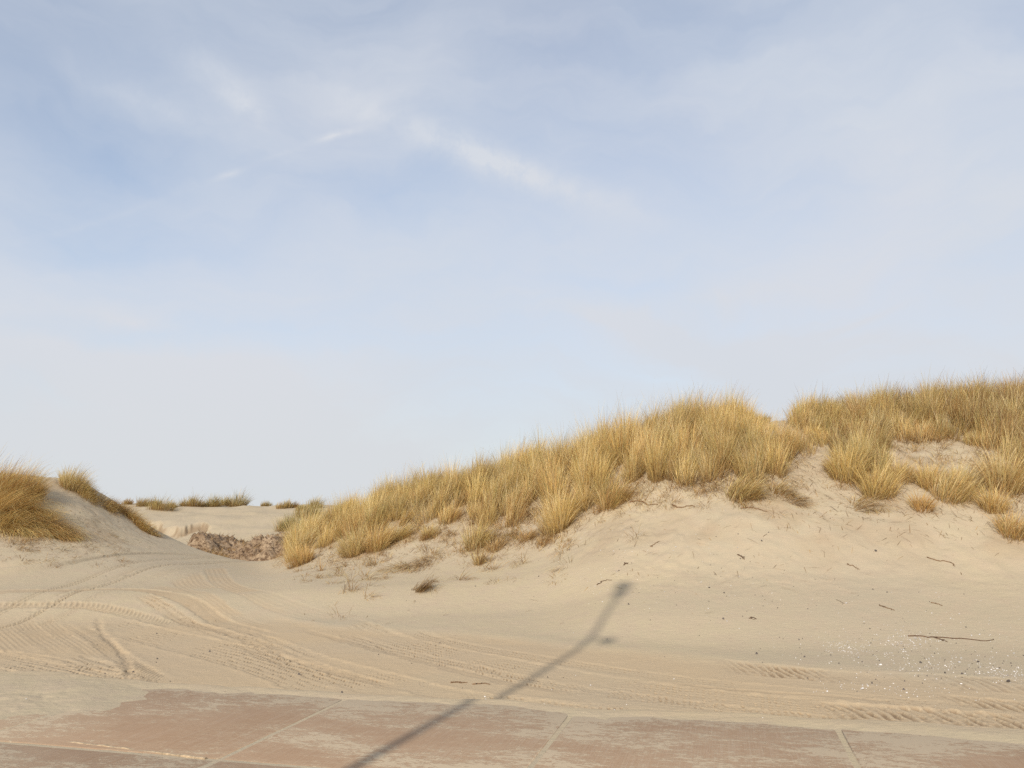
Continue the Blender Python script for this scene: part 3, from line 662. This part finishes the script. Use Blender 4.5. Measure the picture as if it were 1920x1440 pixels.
# ------------------------------------------------------------------ loose litter, shells and pebbles
def scatter_px(r, n, regions):
    P = []
    for (cx, cy, sx_, sy_, w) in regions:
        k = int(n*w); P.append(np.stack([r.normal(cx, sx_, k), r.normal(cy, sy_, k)], 1))
    P = np.concatenate(P); P = P[(P[:, 1] > 985*0+880) & (P[:, 1] < 1400)]
    return raycast(P[:, 0], P[:, 1], macro, 6.5, 60, 700)
def litter():
    r = np.random.default_rng(31)
    edge = [(p, q+26, 22, 22, .011) for p, q in low[:40]]
    X, Y, Z = scatter_px(r, 4600, edge+[(1560, 950, 45, 45, .07), (1700, 985, 90, 25, .06), (1820, 985, 70, 30, .03), (1760, 850, 60, 14, .03), (100, 1030, 60, 22, .09), (180, 1040, 60, 20, .05), (40, 1010, 40, 18, .04), (150, 985, 40, 25, .02), (130, 1000, 60, 20, .03), (720, 1060, 70, 28, .07), (950, 1040, 70, 22, .04), (560, 1080, 40, 14, .02), (230, 1010, 40, 25, .02), (1300, 1060, 220, 40, .03), (560, 1160, 200, 12, .006)])
    Z = land_z(X, Y); n = len(X)
    az = r.uniform(0, 2*pi, n); L = r.uniform(.03, .38, n)*r.uniform(.4, 1, n)
    hx = X+np.cos(az)*L; hy = Y+np.sin(az)*L
    rise = np.arctan2(land_z(hx, hy)-Z, L)           # lie along the slope
    c = PAL[r.choice([3, 4, 4, 4], n)]*r.uniform(.4, .95, (n, 1))
    V, Fq, C = blades(np.stack([X, Y, Z+.008], 1), L, az, pi/2-rise-r.uniform(0, .22, n), r.uniform(-.1, .5, n), r.uniform(.004, .010, n), c, c, seg=3, r=r)
    wp = r.uniform(0, 240, 70); wr = r.uniform(996, 1066, 70); WX, WY, WZ = raycast(wp, wr, land_z, 11, 34, 500)
    wl = [tussock(r, int(r.uniform(6, 34)), r.uniform(.04, .2), r.uniform(.15, .4), (r.normal(.5, .4), r.normal(-.3, .3)), 1.0, (.04, .08, .03, .42, .40, .03), .9, .007, land_z, a, b, lie=r.uniform(.4, .9), tone=r.uniform(.7, 1.0), rnd=.3) for a, b in zip(WX, WY)]
    V2, F2, C2 = cat_blades(wl); F2 = F2+len(V); V = np.vstack([V, V2]); Fq = np.vstack([Fq, F2]); C = np.vstack([C, C2])
    o = mesh_obj('grass_litter', V, Fq, M_GRASS); set_col(o, 'col', C)
    tag(o, 'broken brown grass stalks strewn over the sand below the tussocks', 'grass litter', kind='stuff')
litter()
def chips(name, P, size, mat, seed, flat=.25):
    r = np.random.default_rng(seed); X, Y, Z = P; Z = land_z(X, Y); n = len(X)
    s = size(r, n); k = 6; a = np.linspace(0, 2*pi, k, endpoint=False)[None, :]+r.uniform(0, 6, (n, 1))
    rad = s[:, None]*r.uniform(.6, 1.1, (n, k)); tx, ty = r.normal(0, .35, (2, n, 1))
    ring = np.stack([rad*np.cos(a), rad*np.sin(a)], -1); zt = ring[..., 0]*tx+ring[..., 1]*ty
    lowr = np.stack([X[:, None]+ring[..., 0], Y[:, None]+ring[..., 1], Z[:, None]+zt*.5], -1)
    hi = np.stack([X[:, None]+ring[..., 0]*.6, Y[:, None]+ring[..., 1]*.6, Z[:, None]+zt+s[:, None]*flat+.003], -1)
    V = np.concatenate([lowr, hi], 1).reshape(-1, 3); b = np.arange(n)[:, None]*12; e = np.arange(k)[None, :]; m = (e+1) % k
    F1 = np.stack([b+e, b+m, b+6+m, b+6+e], -1).reshape(-1, 4)
    F2 = np.concatenate([np.stack([b[:, 0]+6, b[:, 0]+7, b[:, 0]+8, b[:, 0]+9], 1), np.stack([b[:, 0]+6, b[:, 0]+9, b[:, 0]+10, b[:, 0]+11], 1)])
    return mesh_obj(name, V, np.concatenate([F1, F2]), mat, smooth=False)
r_ = np.random.default_rng(41)
P = scatter_px(r_, 1300, [(1590, 1214, 30, 8, .09), (1700, 1203, 32, 8, .10), (1640, 1225, 70, 14, .08), (1760, 1250, 70, 10, .11), (1890, 1264, 34, 7, .10), (1830, 1200, 80, 26, .05), (1700, 1190, 130, 45, .10), (1620, 1282, 60, 6, .03), (1750, 1295, 70, 8, .03), (1250, 1040, 130, 40, .07), (1120, 1102, 36, 14, .05), (1300, 1120, 120, 40, .05), (1560, 1130, 150, 40, .03), (1100, 1060, 90, 20, .03), (600, 1075, 30, 10, .02), (900, 1320, 300, 50, .02)])
tag(chips('shell_fragments', P, lambda r, n: np.exp(r.normal(-5.3, .5, n)), M_SHELL, 42), 'tiny white shell fragments strewn across the sand at right', 'shells', kind='stuff')
P = scatter_px(r_, 300, [(1640, 1225, 130, 25, .2), (1800, 1255, 90, 14, .2), (1500, 1150, 200, 45, .22), (1250, 1080, 160, 45, .2), (700, 1215, 260, 50, .10), (300, 1240, 160, 40, .06), (200, 1080, 120, 18, .04)])
tag(chips('pebbles', P, lambda r, n: np.exp(r.normal(-5.0, .5, n)), M_PEBBLE, 43, .6), 'dark pebbles and crumbs scattered over the sand', 'pebbles', kind='stuff')

# ------------------------------------------------------------------ twigs, roots, the batten
def tube(paths):
    """paths: list of (points Nx3, radii N); one mesh"""
    V = []; Fc = []; k = 7
    for pts, rad in paths:
        pts = np.asarray(pts, float); n = len(pts); T = np.gradient(pts, axis=0); T /= np.linalg.norm(T, axis=1)[:, None]
        up = np.array([.13, .2, 1.0]); S = np.cross(T, up); S /= np.linalg.norm(S, axis=1)[:, None]; U = np.cross(S, T)
        a = np.linspace(0, 2*pi, k, endpoint=False); b = len(V)
        for i in range(n):
            for t in a: V.append(pts[i]+(S[i]*cos(t)+U[i]*sin(t))*rad[i])
        for i in range(n-1):
            for e in range(k): Fc.append((b+i*k+e, b+i*k+(e+1) % k, b+(i+1)*k+(e+1) % k, b+(i+1)*k+e))
        for base, rev in ((b, True), (b+(n-1)*k, False)):
            c = len(V); V.append(np.mean(V[base:base+k], axis=0))
            for e in range(k): Fc.append((base+(e+1) % k, base+e, c, c) if rev else (base+e, base+(e+1) % k, c, c))
    return V, Fc
def tri_fix(V, Fc):
    return V, Fc
def px_curve(pts, lift, seed, jit=.012, n=16):
    p = np.array(pts, float); X, Y, Z = raycast(p[:, 0], p[:, 1], land_z, 6.2, 40, 1500)
    t = np.linspace(0, 1, len(p)); s = np.linspace(0, 1, n); r = np.random.default_rng(seed)
    x = pchip(t, X, s)+r.normal(0, jit, n); y = pchip(t, Y, s)+r.normal(0, jit, n)
    return np.stack([x, y, land_z(x, y)+lift], 1)
def py_mesh(name, V, Fc, mat, parent=None, loc=(0, 0, 0)):
    me = bpy.data.meshes.new(name); me.from_pydata([tuple(v) for v in V], [], [tuple(dict.fromkeys(f)) for f in Fc]); me.update()
    for p in me.polygons: p.use_smooth = True
    me.materials.append(mat); o = bpy.data.objects.new(name, me); COL.objects.link(o); o.location = loc
    if parent: o.parent = parent
    return o
def twig(name, strands, rad, mat, label, cat, seed):
    paths = []
    for i, s in enumerate(strands):
        c = px_curve(s, rad*.7, seed+i); rr = np.linspace(rad, rad*.45, len(c))*(1 if i == 0 else .75); paths.append((c, rr))
    V, Fc = tube(paths); off = np.array(paths[0][0][0])
    o = py_mesh(name, [np.array(v)-off for v in V], Fc, mat, loc=tuple(off)); tag(o, label, cat)
twig('branch', [[(1704,1193),(1740,1195),(1765,1196),(1800,1199),(1840,1202),(1863,1200)], [(1752,1196),(1764,1200),(1774,1204)]], .0085, M_TWIG, 'long thin forked branch lying on the sand among white shells', 'branch', 60)
twig('twig', [[(1383,1041),(1388,1043),(1393,1047),(1394,1050)]], .010, M_TWIG, 'short dark bent twig on the bare dune face under the olive grass', 'twig', 61)
twig('twig', [[(1171,1060),(1174,1057),(1177,1058)]], .009, M_TWIG, 'tiny dark curled twig on the sand above the lamp shadow tip', 'twig', 62)
twig('twig', [[(1219,1026),(1228,1020),(1238,1016)]], .008, M_ROOT, 'straight slim twig slanting on the slope below the cracked sand lip', 'twig', 63)
twig('twig', [[(1120,1097),(1130,1091),(1146,1088)]], .008, M_TWIG, 'curved thin twig lying just left of the lamp shadow tip', 'twig', 64)
twig('twig', [[(1406,1160),(1411,1158),(1415,1160),(1412,1162)]], .006, M_TWIG, 'tiny reddish looped twig alone on the smooth sand below the tall slope', 'twig', 65)
twig('twig', [[(1588,1058),(1599,1062),(1611,1069)]], .009, M_ROOT, 'brown slanting twig on the slope below the sand chute', 'twig', 66)
twig('twig', [[(1740,1047),(1765,1053),(1784,1056),(1791,1062)]], .010, M_ROOT, 'long brown stalk with a crooked end, high on the right sand slope', 'twig', 67)
twig('twig', [[(842,1281),(858,1280),(876,1281)]], .008, M_ROOT, 'straw twig on the tyre tracks left of the lamp shadow', 'twig', 68)
twig('twig', [[(884,1284),(905,1282),(920,1284)]], .007, M_ROOT, 'second straw twig on the tyre tracks, closest to the lamp shadow', 'twig', 69)
twig('twig', [[(1650,1136),(1664,1141),(1677,1145)]], .008, M_ROOT, 'faint brown twig on smooth sand above the shell patches', 'twig', 70)
twig('twig', [[(1746,1131),(1757,1133),(1767,1136)]], .008, M_ROOT, 'faint brown twig on smooth sand above the forked branch', 'twig', 71)
twig('root', [[(1182,942),(1196,941),(1208,944),(1218,948),(1236,947)]], .016, M_ROOT, 'crooked root poking from the sand lip below the leaning olive tussock', 'root', 72)
twig('root', [[(1262,949),(1280,952),(1297,949),(1302,953)]], .014, M_ROOT, 'short broken root in the middle of the cracked sand lip', 'root', 73)
twig('root', [[(1388,953),(1408,953),(1424,957),(1438,960)]], .014, M_ROOT, 'smooth root lying at the right end of the cracked sand lip', 'root', 74)

def batten():
    a = np.array(on_plane(128, 1391)); b = np.array(on_plane(386, 1422)); d = b-a; Ln = np.hypot(*d); ang = math.atan2(d[1], d[0])
    n = 14; V = []; Fc = []; r = np.random.default_rng(5)
    for i in range(n+1):
        s = i/n*Ln; w = .013*(1+r.normal(0, .1)); h = .006+r.normal(0, .003)
        for (yy, zz) in ((-w, -.03), (-w, h-.004), (-w+.004, h), (w-.004, h), (w, h-.004), (w, -.03)): V.append((s, yy, zz))
    for i in range(n):
        for e in range(6): Fc.append((i*6+e, i*6+(e+1) % 6, i*6+6+(e+1) % 6, i*6+6+e))
    Fc.append(tuple(range(5, -1, -1))); Fc.append(tuple(range(n*6, n*6+6)))
    o = py_mesh('wooden_batten', V, Fc, M_WOOD, loc=(a[0], a[1], .0))
    for p in o.data.polygons: p.use_smooth = False
    o.rotation_euler = (0, 0, ang); tag(o, 'pale wooden batten wedged in the joint between concrete slabs', 'batten')
batten()

# ------------------------------------------------------------------ debris heap in the hollow
def heap():
    m, t, b, out = nt('root_debris'); L = t.links.new
    tc = N(t, 'ShaderNodeTexCoord').outputs['Object']
    a = noise(t, tc, 1.6, 5, .65); d = noise(t, tc, 7, 4, .7)
    c = mixc(t, ramp(t, a, .35, .62), (.42, .31, .20), (.27, .18, .105)); c = mixc(t, ramp(t, d, .46, .62), c, (.12, .07, .038))
    L(c, b.inputs['Base Color']); b.inputs['Roughness'].default_value = .95
    bp = N(t, 'ShaderNodeBump'); bp.inputs['Strength'].default_value = .8; bp.inputs['Distance'].default_value = .08; L(d, bp.inputs['Height']); L(bp.outputs[0], b.inputs['Normal'])
    cx, cy = on_plane(480, 1062, FL); cy = 33.2; cx = (486-960)/1575*cy
    hw, hd = 2.95, 2.6
    n = 190; gx, gy = np.meshgrid(np.linspace(-1.12, 1.12, n), np.linspace(-1.12, 1.12, 150), indexing='ij')
    x = cx+gx*hw; y = cy+gy*hd
    g = land_z(x, y).reshape(gx.shape)
    shape = np.clip(1-np.maximum(np.abs(gx)**3.2, 0)-np.abs(gy)**2.4, -.6, 1)
    lump = fbm(x, y, 1.1, 4, 301); l2 = fbm(x, y, 3.2, 3, 311); l3 = np.abs(fbm(x, y, 6.5, 2, 321))
    hgt = .66*sstep(-.12, .75, shape+lump*.7)*(.8+.5*np.exp(-((gx+.62)/.2)**2)+.35*np.exp(-((gx-.25)/.3)**2)-.25*np.exp(-((gx+.25)/.18)**2)-.2*sstep(.6, 1, gx)) + (.50*lump+.34*l2+.2*l3)*sstep(-.1, .25, shape)
    z = g + np.where(shape > -.3, hgt, -.1) - .05
    V = np.stack([x, y, z], -1).reshape(-1, 3); i, j = np.meshgrid(np.arange(n-1), np.arange(149), indexing='ij'); k = i*150+j
    Fq = np.stack([k, k+150, k+151, k+1], -1).reshape(-1, 4)
    off = np.array([cx, cy, 0.0])
    root = empty('debris_heap', tuple(off)); tag(root, 'lumpy dark heap of sand and torn roots at the end of the sand road', 'debris heap')
    mesh_obj('rubble', V-off, Fq, m, root)
    r = np.random.default_rng(51); idx = r.choice(len(V), 2600); idx = idx[(shape.ravel()[idx] > -.05)]
    B = V[idx]-off; kk = len(B)
    az = r.uniform(0, 2*pi, kk); cc = PAL[r.choice([3, 4, 3], kk)]*r.uniform(.35, .85, (kk, 1))
    Vb, Fb, C = blades(B, r.uniform(.10, .36, kk), az, r.uniform(.5, 1.5, kk), r.uniform(.1, 1.2, kk), r.uniform(.012, .028, kk), cc, cc, seg=3, r=r)
    o = mesh_obj('torn_roots', Vb, Fb, M_GRASS, root); set_col(o, 'col', C); o['kind'] = 'stuff'
heap()

# ------------------------------------------------------------------ street lamp beside the camera (its shadow lies across the picture)
def ring_lathe(prof, k=28):
    V = []; Fc = []
    for (r, z) in prof:
        for e in range(k): V.append((r*cos(2*pi*e/k), r*sin(2*pi*e/k), z))
    for i in range(len(prof)-1):
        for e in range(k): Fc.append((i*k+e, i*k+(e+1) % k, (i+1)*k+(e+1) % k, (i+1)*k+e))
    Fc.append(tuple(range(k-1, -1, -1))); Fc.append(tuple(range((len(prof)-1)*k, len(prof)*k)))
    return V, Fc
def lamp():
    d = np.array([sin(R(SAZ)), cos(R(SAZ))]); te = tan(SE)
    hx, hy, hz = [float(v[0]) for v in raycast([1163], [1112], land_z)]       # where the lantern's shadow falls
    H = 8.3; run = (H-.25-hz)/te; bx, by = hx-d[0]*run, hy-d[1]*run
    mx, my, mz = [float(v[0]) for v in raycast([1086], [1197], land_z)]
    hb = mz+te*math.hypot(mx-bx, my-by)
    print('LAMP base', bx, by, 'bracket height', hb)
    root = empty('street_lamp', (bx, by, 0), R(-SAZ)); tag(root, 'tall slim street lamp whose long shadow crosses the slabs and sand', 'street lamp')
    V, Fc = ring_lathe([(.16, .0), (.16, .03), (.095, .06), (.09, 1.2), (.085, 1.25)]); py_mesh('base', V, Fc, M_PAINT, root)
    V, Fc = ring_lathe([(.06, 1.0), (.052, 3), (.038, H-.5)]); py_mesh('pole', V, Fc, M_PAINT, root)
    V, Fc = ring_lathe([(.04, H-.52), (.07, H-.45), (.085, H-.40), (.095, H-.05), (.15, H-.02), (.155, H+.02), (.09, H+.10), (.03, H+.13)]); lan = py_mesh('lantern', V, Fc, M_HEAD, root)
    V, Fc = ring_lathe([(.08, H-.40), (.11, H-.36), (.125, H-.06), (.10, H-.04)]); py_mesh('diffuser', V, Fc, M_SHELL, lan)
    br = []; Vb = [(-.02, -.02, -.02), (.34, -.02, -.02), (.34, .02, -.02), (-.02, .02, -.02), (-.02, -.02, .02), (.34, -.02, .02), (.34, .02, .02), (-.02, .02, .02)]
    Fb = [(0, 3, 2, 1), (4, 5, 6, 7), (0, 1, 5, 4), (1, 2, 6, 5), (2, 3, 7, 6), (3, 0, 4, 7)]
    brk = py_mesh('bracket', [(x, y, z+hb) for x, y, z in Vb], Fb, M_PAINT, root)
    V, Fc = ring_lathe([(.02, -.15), (.06, -.13), (.085, .0), (.06, .1), (.02, .12)], 18)
    py_mesh('loudspeaker', [(x+.27, y, z+hb-.06) for x, y, z in V], Fc, M_HEAD, brk)
lamp()

# ------------------------------------------------------------------ sky, sun, camera
def azel(px, row):
    x, y, z = ray(px, row); return math.degrees(math.atan2(x, y)), math.degrees(math.asin(z/math.sqrt(x*x+y*y+z*z)))
def world():
    w = bpy.data.worlds.new('World'); scene.world = w; w.use_nodes = True; t = w.node_tree; L = t.links.new
    bg = t.nodes['Background']; bg.inputs['Strength'].default_value = .15
    sky = N(t, 'ShaderNodeTexSky', sky_type='NISHITA', sun_disc=False, sun_elevation=SE, sun_rotation=R(180+SAZ), air_density=1.0, dust_density=1.6, ozone_density=1.2, altitude=0)
    gen = N(t, 'ShaderNodeTexCoord').outputs['Generated']
    sp = N(t, 'ShaderNodeSeparateXYZ'); L(gen, sp.inputs[0])
    az = math_(t, 'MULTIPLY', math_(t, 'ARCTAN2', sp.outputs[0], sp.outputs[1]), 57.2958); el = math_(t, 'MULTIPLY', math_(t, 'ARCSINE', sp.outputs[2]), 57.2958)
    cb = N(t, 'ShaderNodeCombineXYZ'); L(az, cb.inputs[0]); L(el, cb.inputs[1])
    # wispy displacement of the bearings
    n1 = N(t, 'ShaderNodeTexNoise'); n1.inputs['Scale'].default_value = 4.5; n1.inputs['Detail'].default_value = 5; n1.inputs['Roughness'].default_value = .55; L(gen, n1.inputs['Vector'])
    vm = N(t, 'ShaderNodeVectorMath', operation='SUBTRACT'); L(n1.outputs['Color'], vm.inputs[0]); vm.inputs[1].default_value = (.5, .5, .5)
    def warped(amount):
        sc = N(t, 'ShaderNodeVectorMath', operation='MULTIPLY_ADD'); L(vm.outputs[0], sc.inputs[0]); sc.inputs[1].default_value = (amount, amount, 0); L(cb.outputs[0], sc.inputs[2]); return sc.outputs[0]
    W = {'big': warped(12), 'mid': warped(4), 'thin': warped(1.6)}
    def blob(px, row, hw, hh, rot, wt, warp='big', px2=None):
        a, e = azel(px, row); k = .0335
        mp = N(t, 'ShaderNodeMapping', vector_type='TEXTURE'); L(W[warp], mp.inputs[0])
        mp.inputs['Location'].default_value = (a, e, 0); mp.inputs['Rotation'].default_value = (0, 0, R(rot)); mp.inputs['Scale'].default_value = (hw*k, hh*k, 1)
        g = N(t, 'ShaderNodeTexGradient', gradient_type='QUADRATIC_SPHERE'); L(mp.outputs[0], g.inputs[0])
        return math_(t, 'MULTIPLY', g.outputs['Fac'], wt)
    def streak(x0, y0, x1, y1, half, wt, warp='thin'):
        (a0, e0_), (a1, e1_) = azel(x0, y0), azel(x1, y1); ang = math.degrees(math.atan2(e1_-e0_, a1-a0))
        b = math.hypot(x1-x0, y1-y0)*.5
        return blob((x0+x1)/2, (y0+y1)/2, b*1.7, half*2.1, ang, wt, warp)
    # broad cirrus veil
    st = N(t, 'ShaderNodeMapping'); st.inputs['Rotation'].default_value = (0, 0, R(18)); st.inputs['Scale'].default_value = (.035, .14, 1); L(W['big'], st.inputs[0])
    n2 = N(t, 'ShaderNodeTexNoise'); n2.inputs['Scale'].default_value = 1.0; n2.inputs['Detail'].default_value = 7; n2.inputs['Roughness'].default_value = .56; L(st.outputs[0], n2.inputs['Vector'])
    m = math_(t, 'MULTIPLY', math_(t, 'SUBTRACT', n2.outputs['Fac'], .5), .85)
    m = math_(t, 'ADD', m, SKY0)
    m = math_(t, 'ADD', m, ramp(t, el, 32, 3, 0, .40))
    for b in BLOBS: m = math_(t, 'ADD', m, blob(*b))
    brk = noise(t, W['mid'], .5, 6, .65)
    for s in STREAKS:
        m = math_(t, 'ADD', m, math_(t, 'MULTIPLY', streak(*s), ramp(t, brk, .3, .65, .45, 1)))
    m = math_(t, 'MINIMUM', math_(t, 'MAXIMUM', m, 0.0), 1.0)
    # thin ice cloud lit by the sun, warmer where it thickens
    hue = noise(t, W['big'], .045, 3, .5)
    cc = mixc(t, ramp(t, hue, .35, .65), CLOUD_A, CLOUD_B)
    cc = mixc(t, ramp(t, el, 14, 1, 0, .8), cc, CLOUD_LOW)
    c = mixc(t, m, sky.outputs[0], cc)
    L(c, bg.inputs[0])
SKY0 = .56
CLOUD_A = (3.78, 4.02, 4.42); CLOUD_B = (3.96, 4.1, 4.42); CLOUD_LOW = (3.95, 4.1, 4.2)
BLOBS = [(130, 240, 520, 300, 0, -.26), (60, 440, 420, 130, 10, -.16), (700, 350, 420, 110, 8, -.20), (420, 420, 420, 120, 10, -.12), (330, 615, 460, 60, 8, -.12), (1230, 690, 420, 60, -6, -.10),
         (1750, 250, 900, 800, 0, .26), (1500, 80, 600, 300, 0, .12), (330, 700, 700, 90, 4, .20), (760, 90, 560, 280, 20, .14), (1300, 600, 800, 80, -12, .18), (900, 560, 500, 180, 0, .08)]
STREAKS = [(660, 206, 1190, 405, 30, .66, 'thin'), (570, 264, 680, 238, 7, .40, 'thin'), (402, 332, 460, 315, 6, .34, 'thin'), (470, 308, 570, 270, 5, .10, 'thin'), (0, 462, 380, 342, 7, .09, 'thin'), (140, 130, 440, 250, 26, .2, 'mid'), (420, 130, 520, 240, 30, .25, 'mid'),
           (300, 40, 520, 260, 40, .16, 'mid'), (520, 60, 760, 240, 70, .1, 'mid'), (960, 560, 1300, 640, 24, .12, 'mid'), (0, 640, 460, 700, 26, .16, 'mid'), (1100, 590, 1560, 500, 30, .14, 'mid'), (1440, 668, 1700, 570, 7, .16, 'thin'), (0, 560, 520, 640, 30, .2, 'mid')]
world()

sun = bpy.data.lights.new('sun', 'SUN'); sun.energy = 2.9; sun.angle = R(.9); sun.color = (1.0, .925, .80)
so = bpy.data.objects.new('sun', sun); COL.objects.link(so)
dx, dy, dz = sin(R(SAZ))*cos(SE), cos(R(SAZ))*cos(SE), -sin(SE)
from mathutils import Vector
so.rotation_euler = Vector((dx, dy, dz)).to_track_quat('-Z', 'Y').to_euler()
so.location = (-6, -10, 12)

cam = bpy.data.cameras.new('camera'); cam.sensor_width = 36; cam.lens = 36*F/1920; cam.clip_end = 20000; cam.clip_start = .05
co = bpy.data.objects.new('camera', cam); COL.objects.link(co); co.location = (0, 0, CH); co.rotation_euler = (R(90)+PITCH, 0, 0)
scene.camera = co
vs = scene.view_settings; vs.view_transform = 'Standard'; vs.look = 'None'; vs.exposure = .22; vs.gamma = 1
scene.cycles.max_bounces = 6; scene.cycles.diffuse_bounces = 3; scene.cycles.transmission_bounces = 4; scene.cycles.use_denoising = False
print('cover tussocks', n_cover)
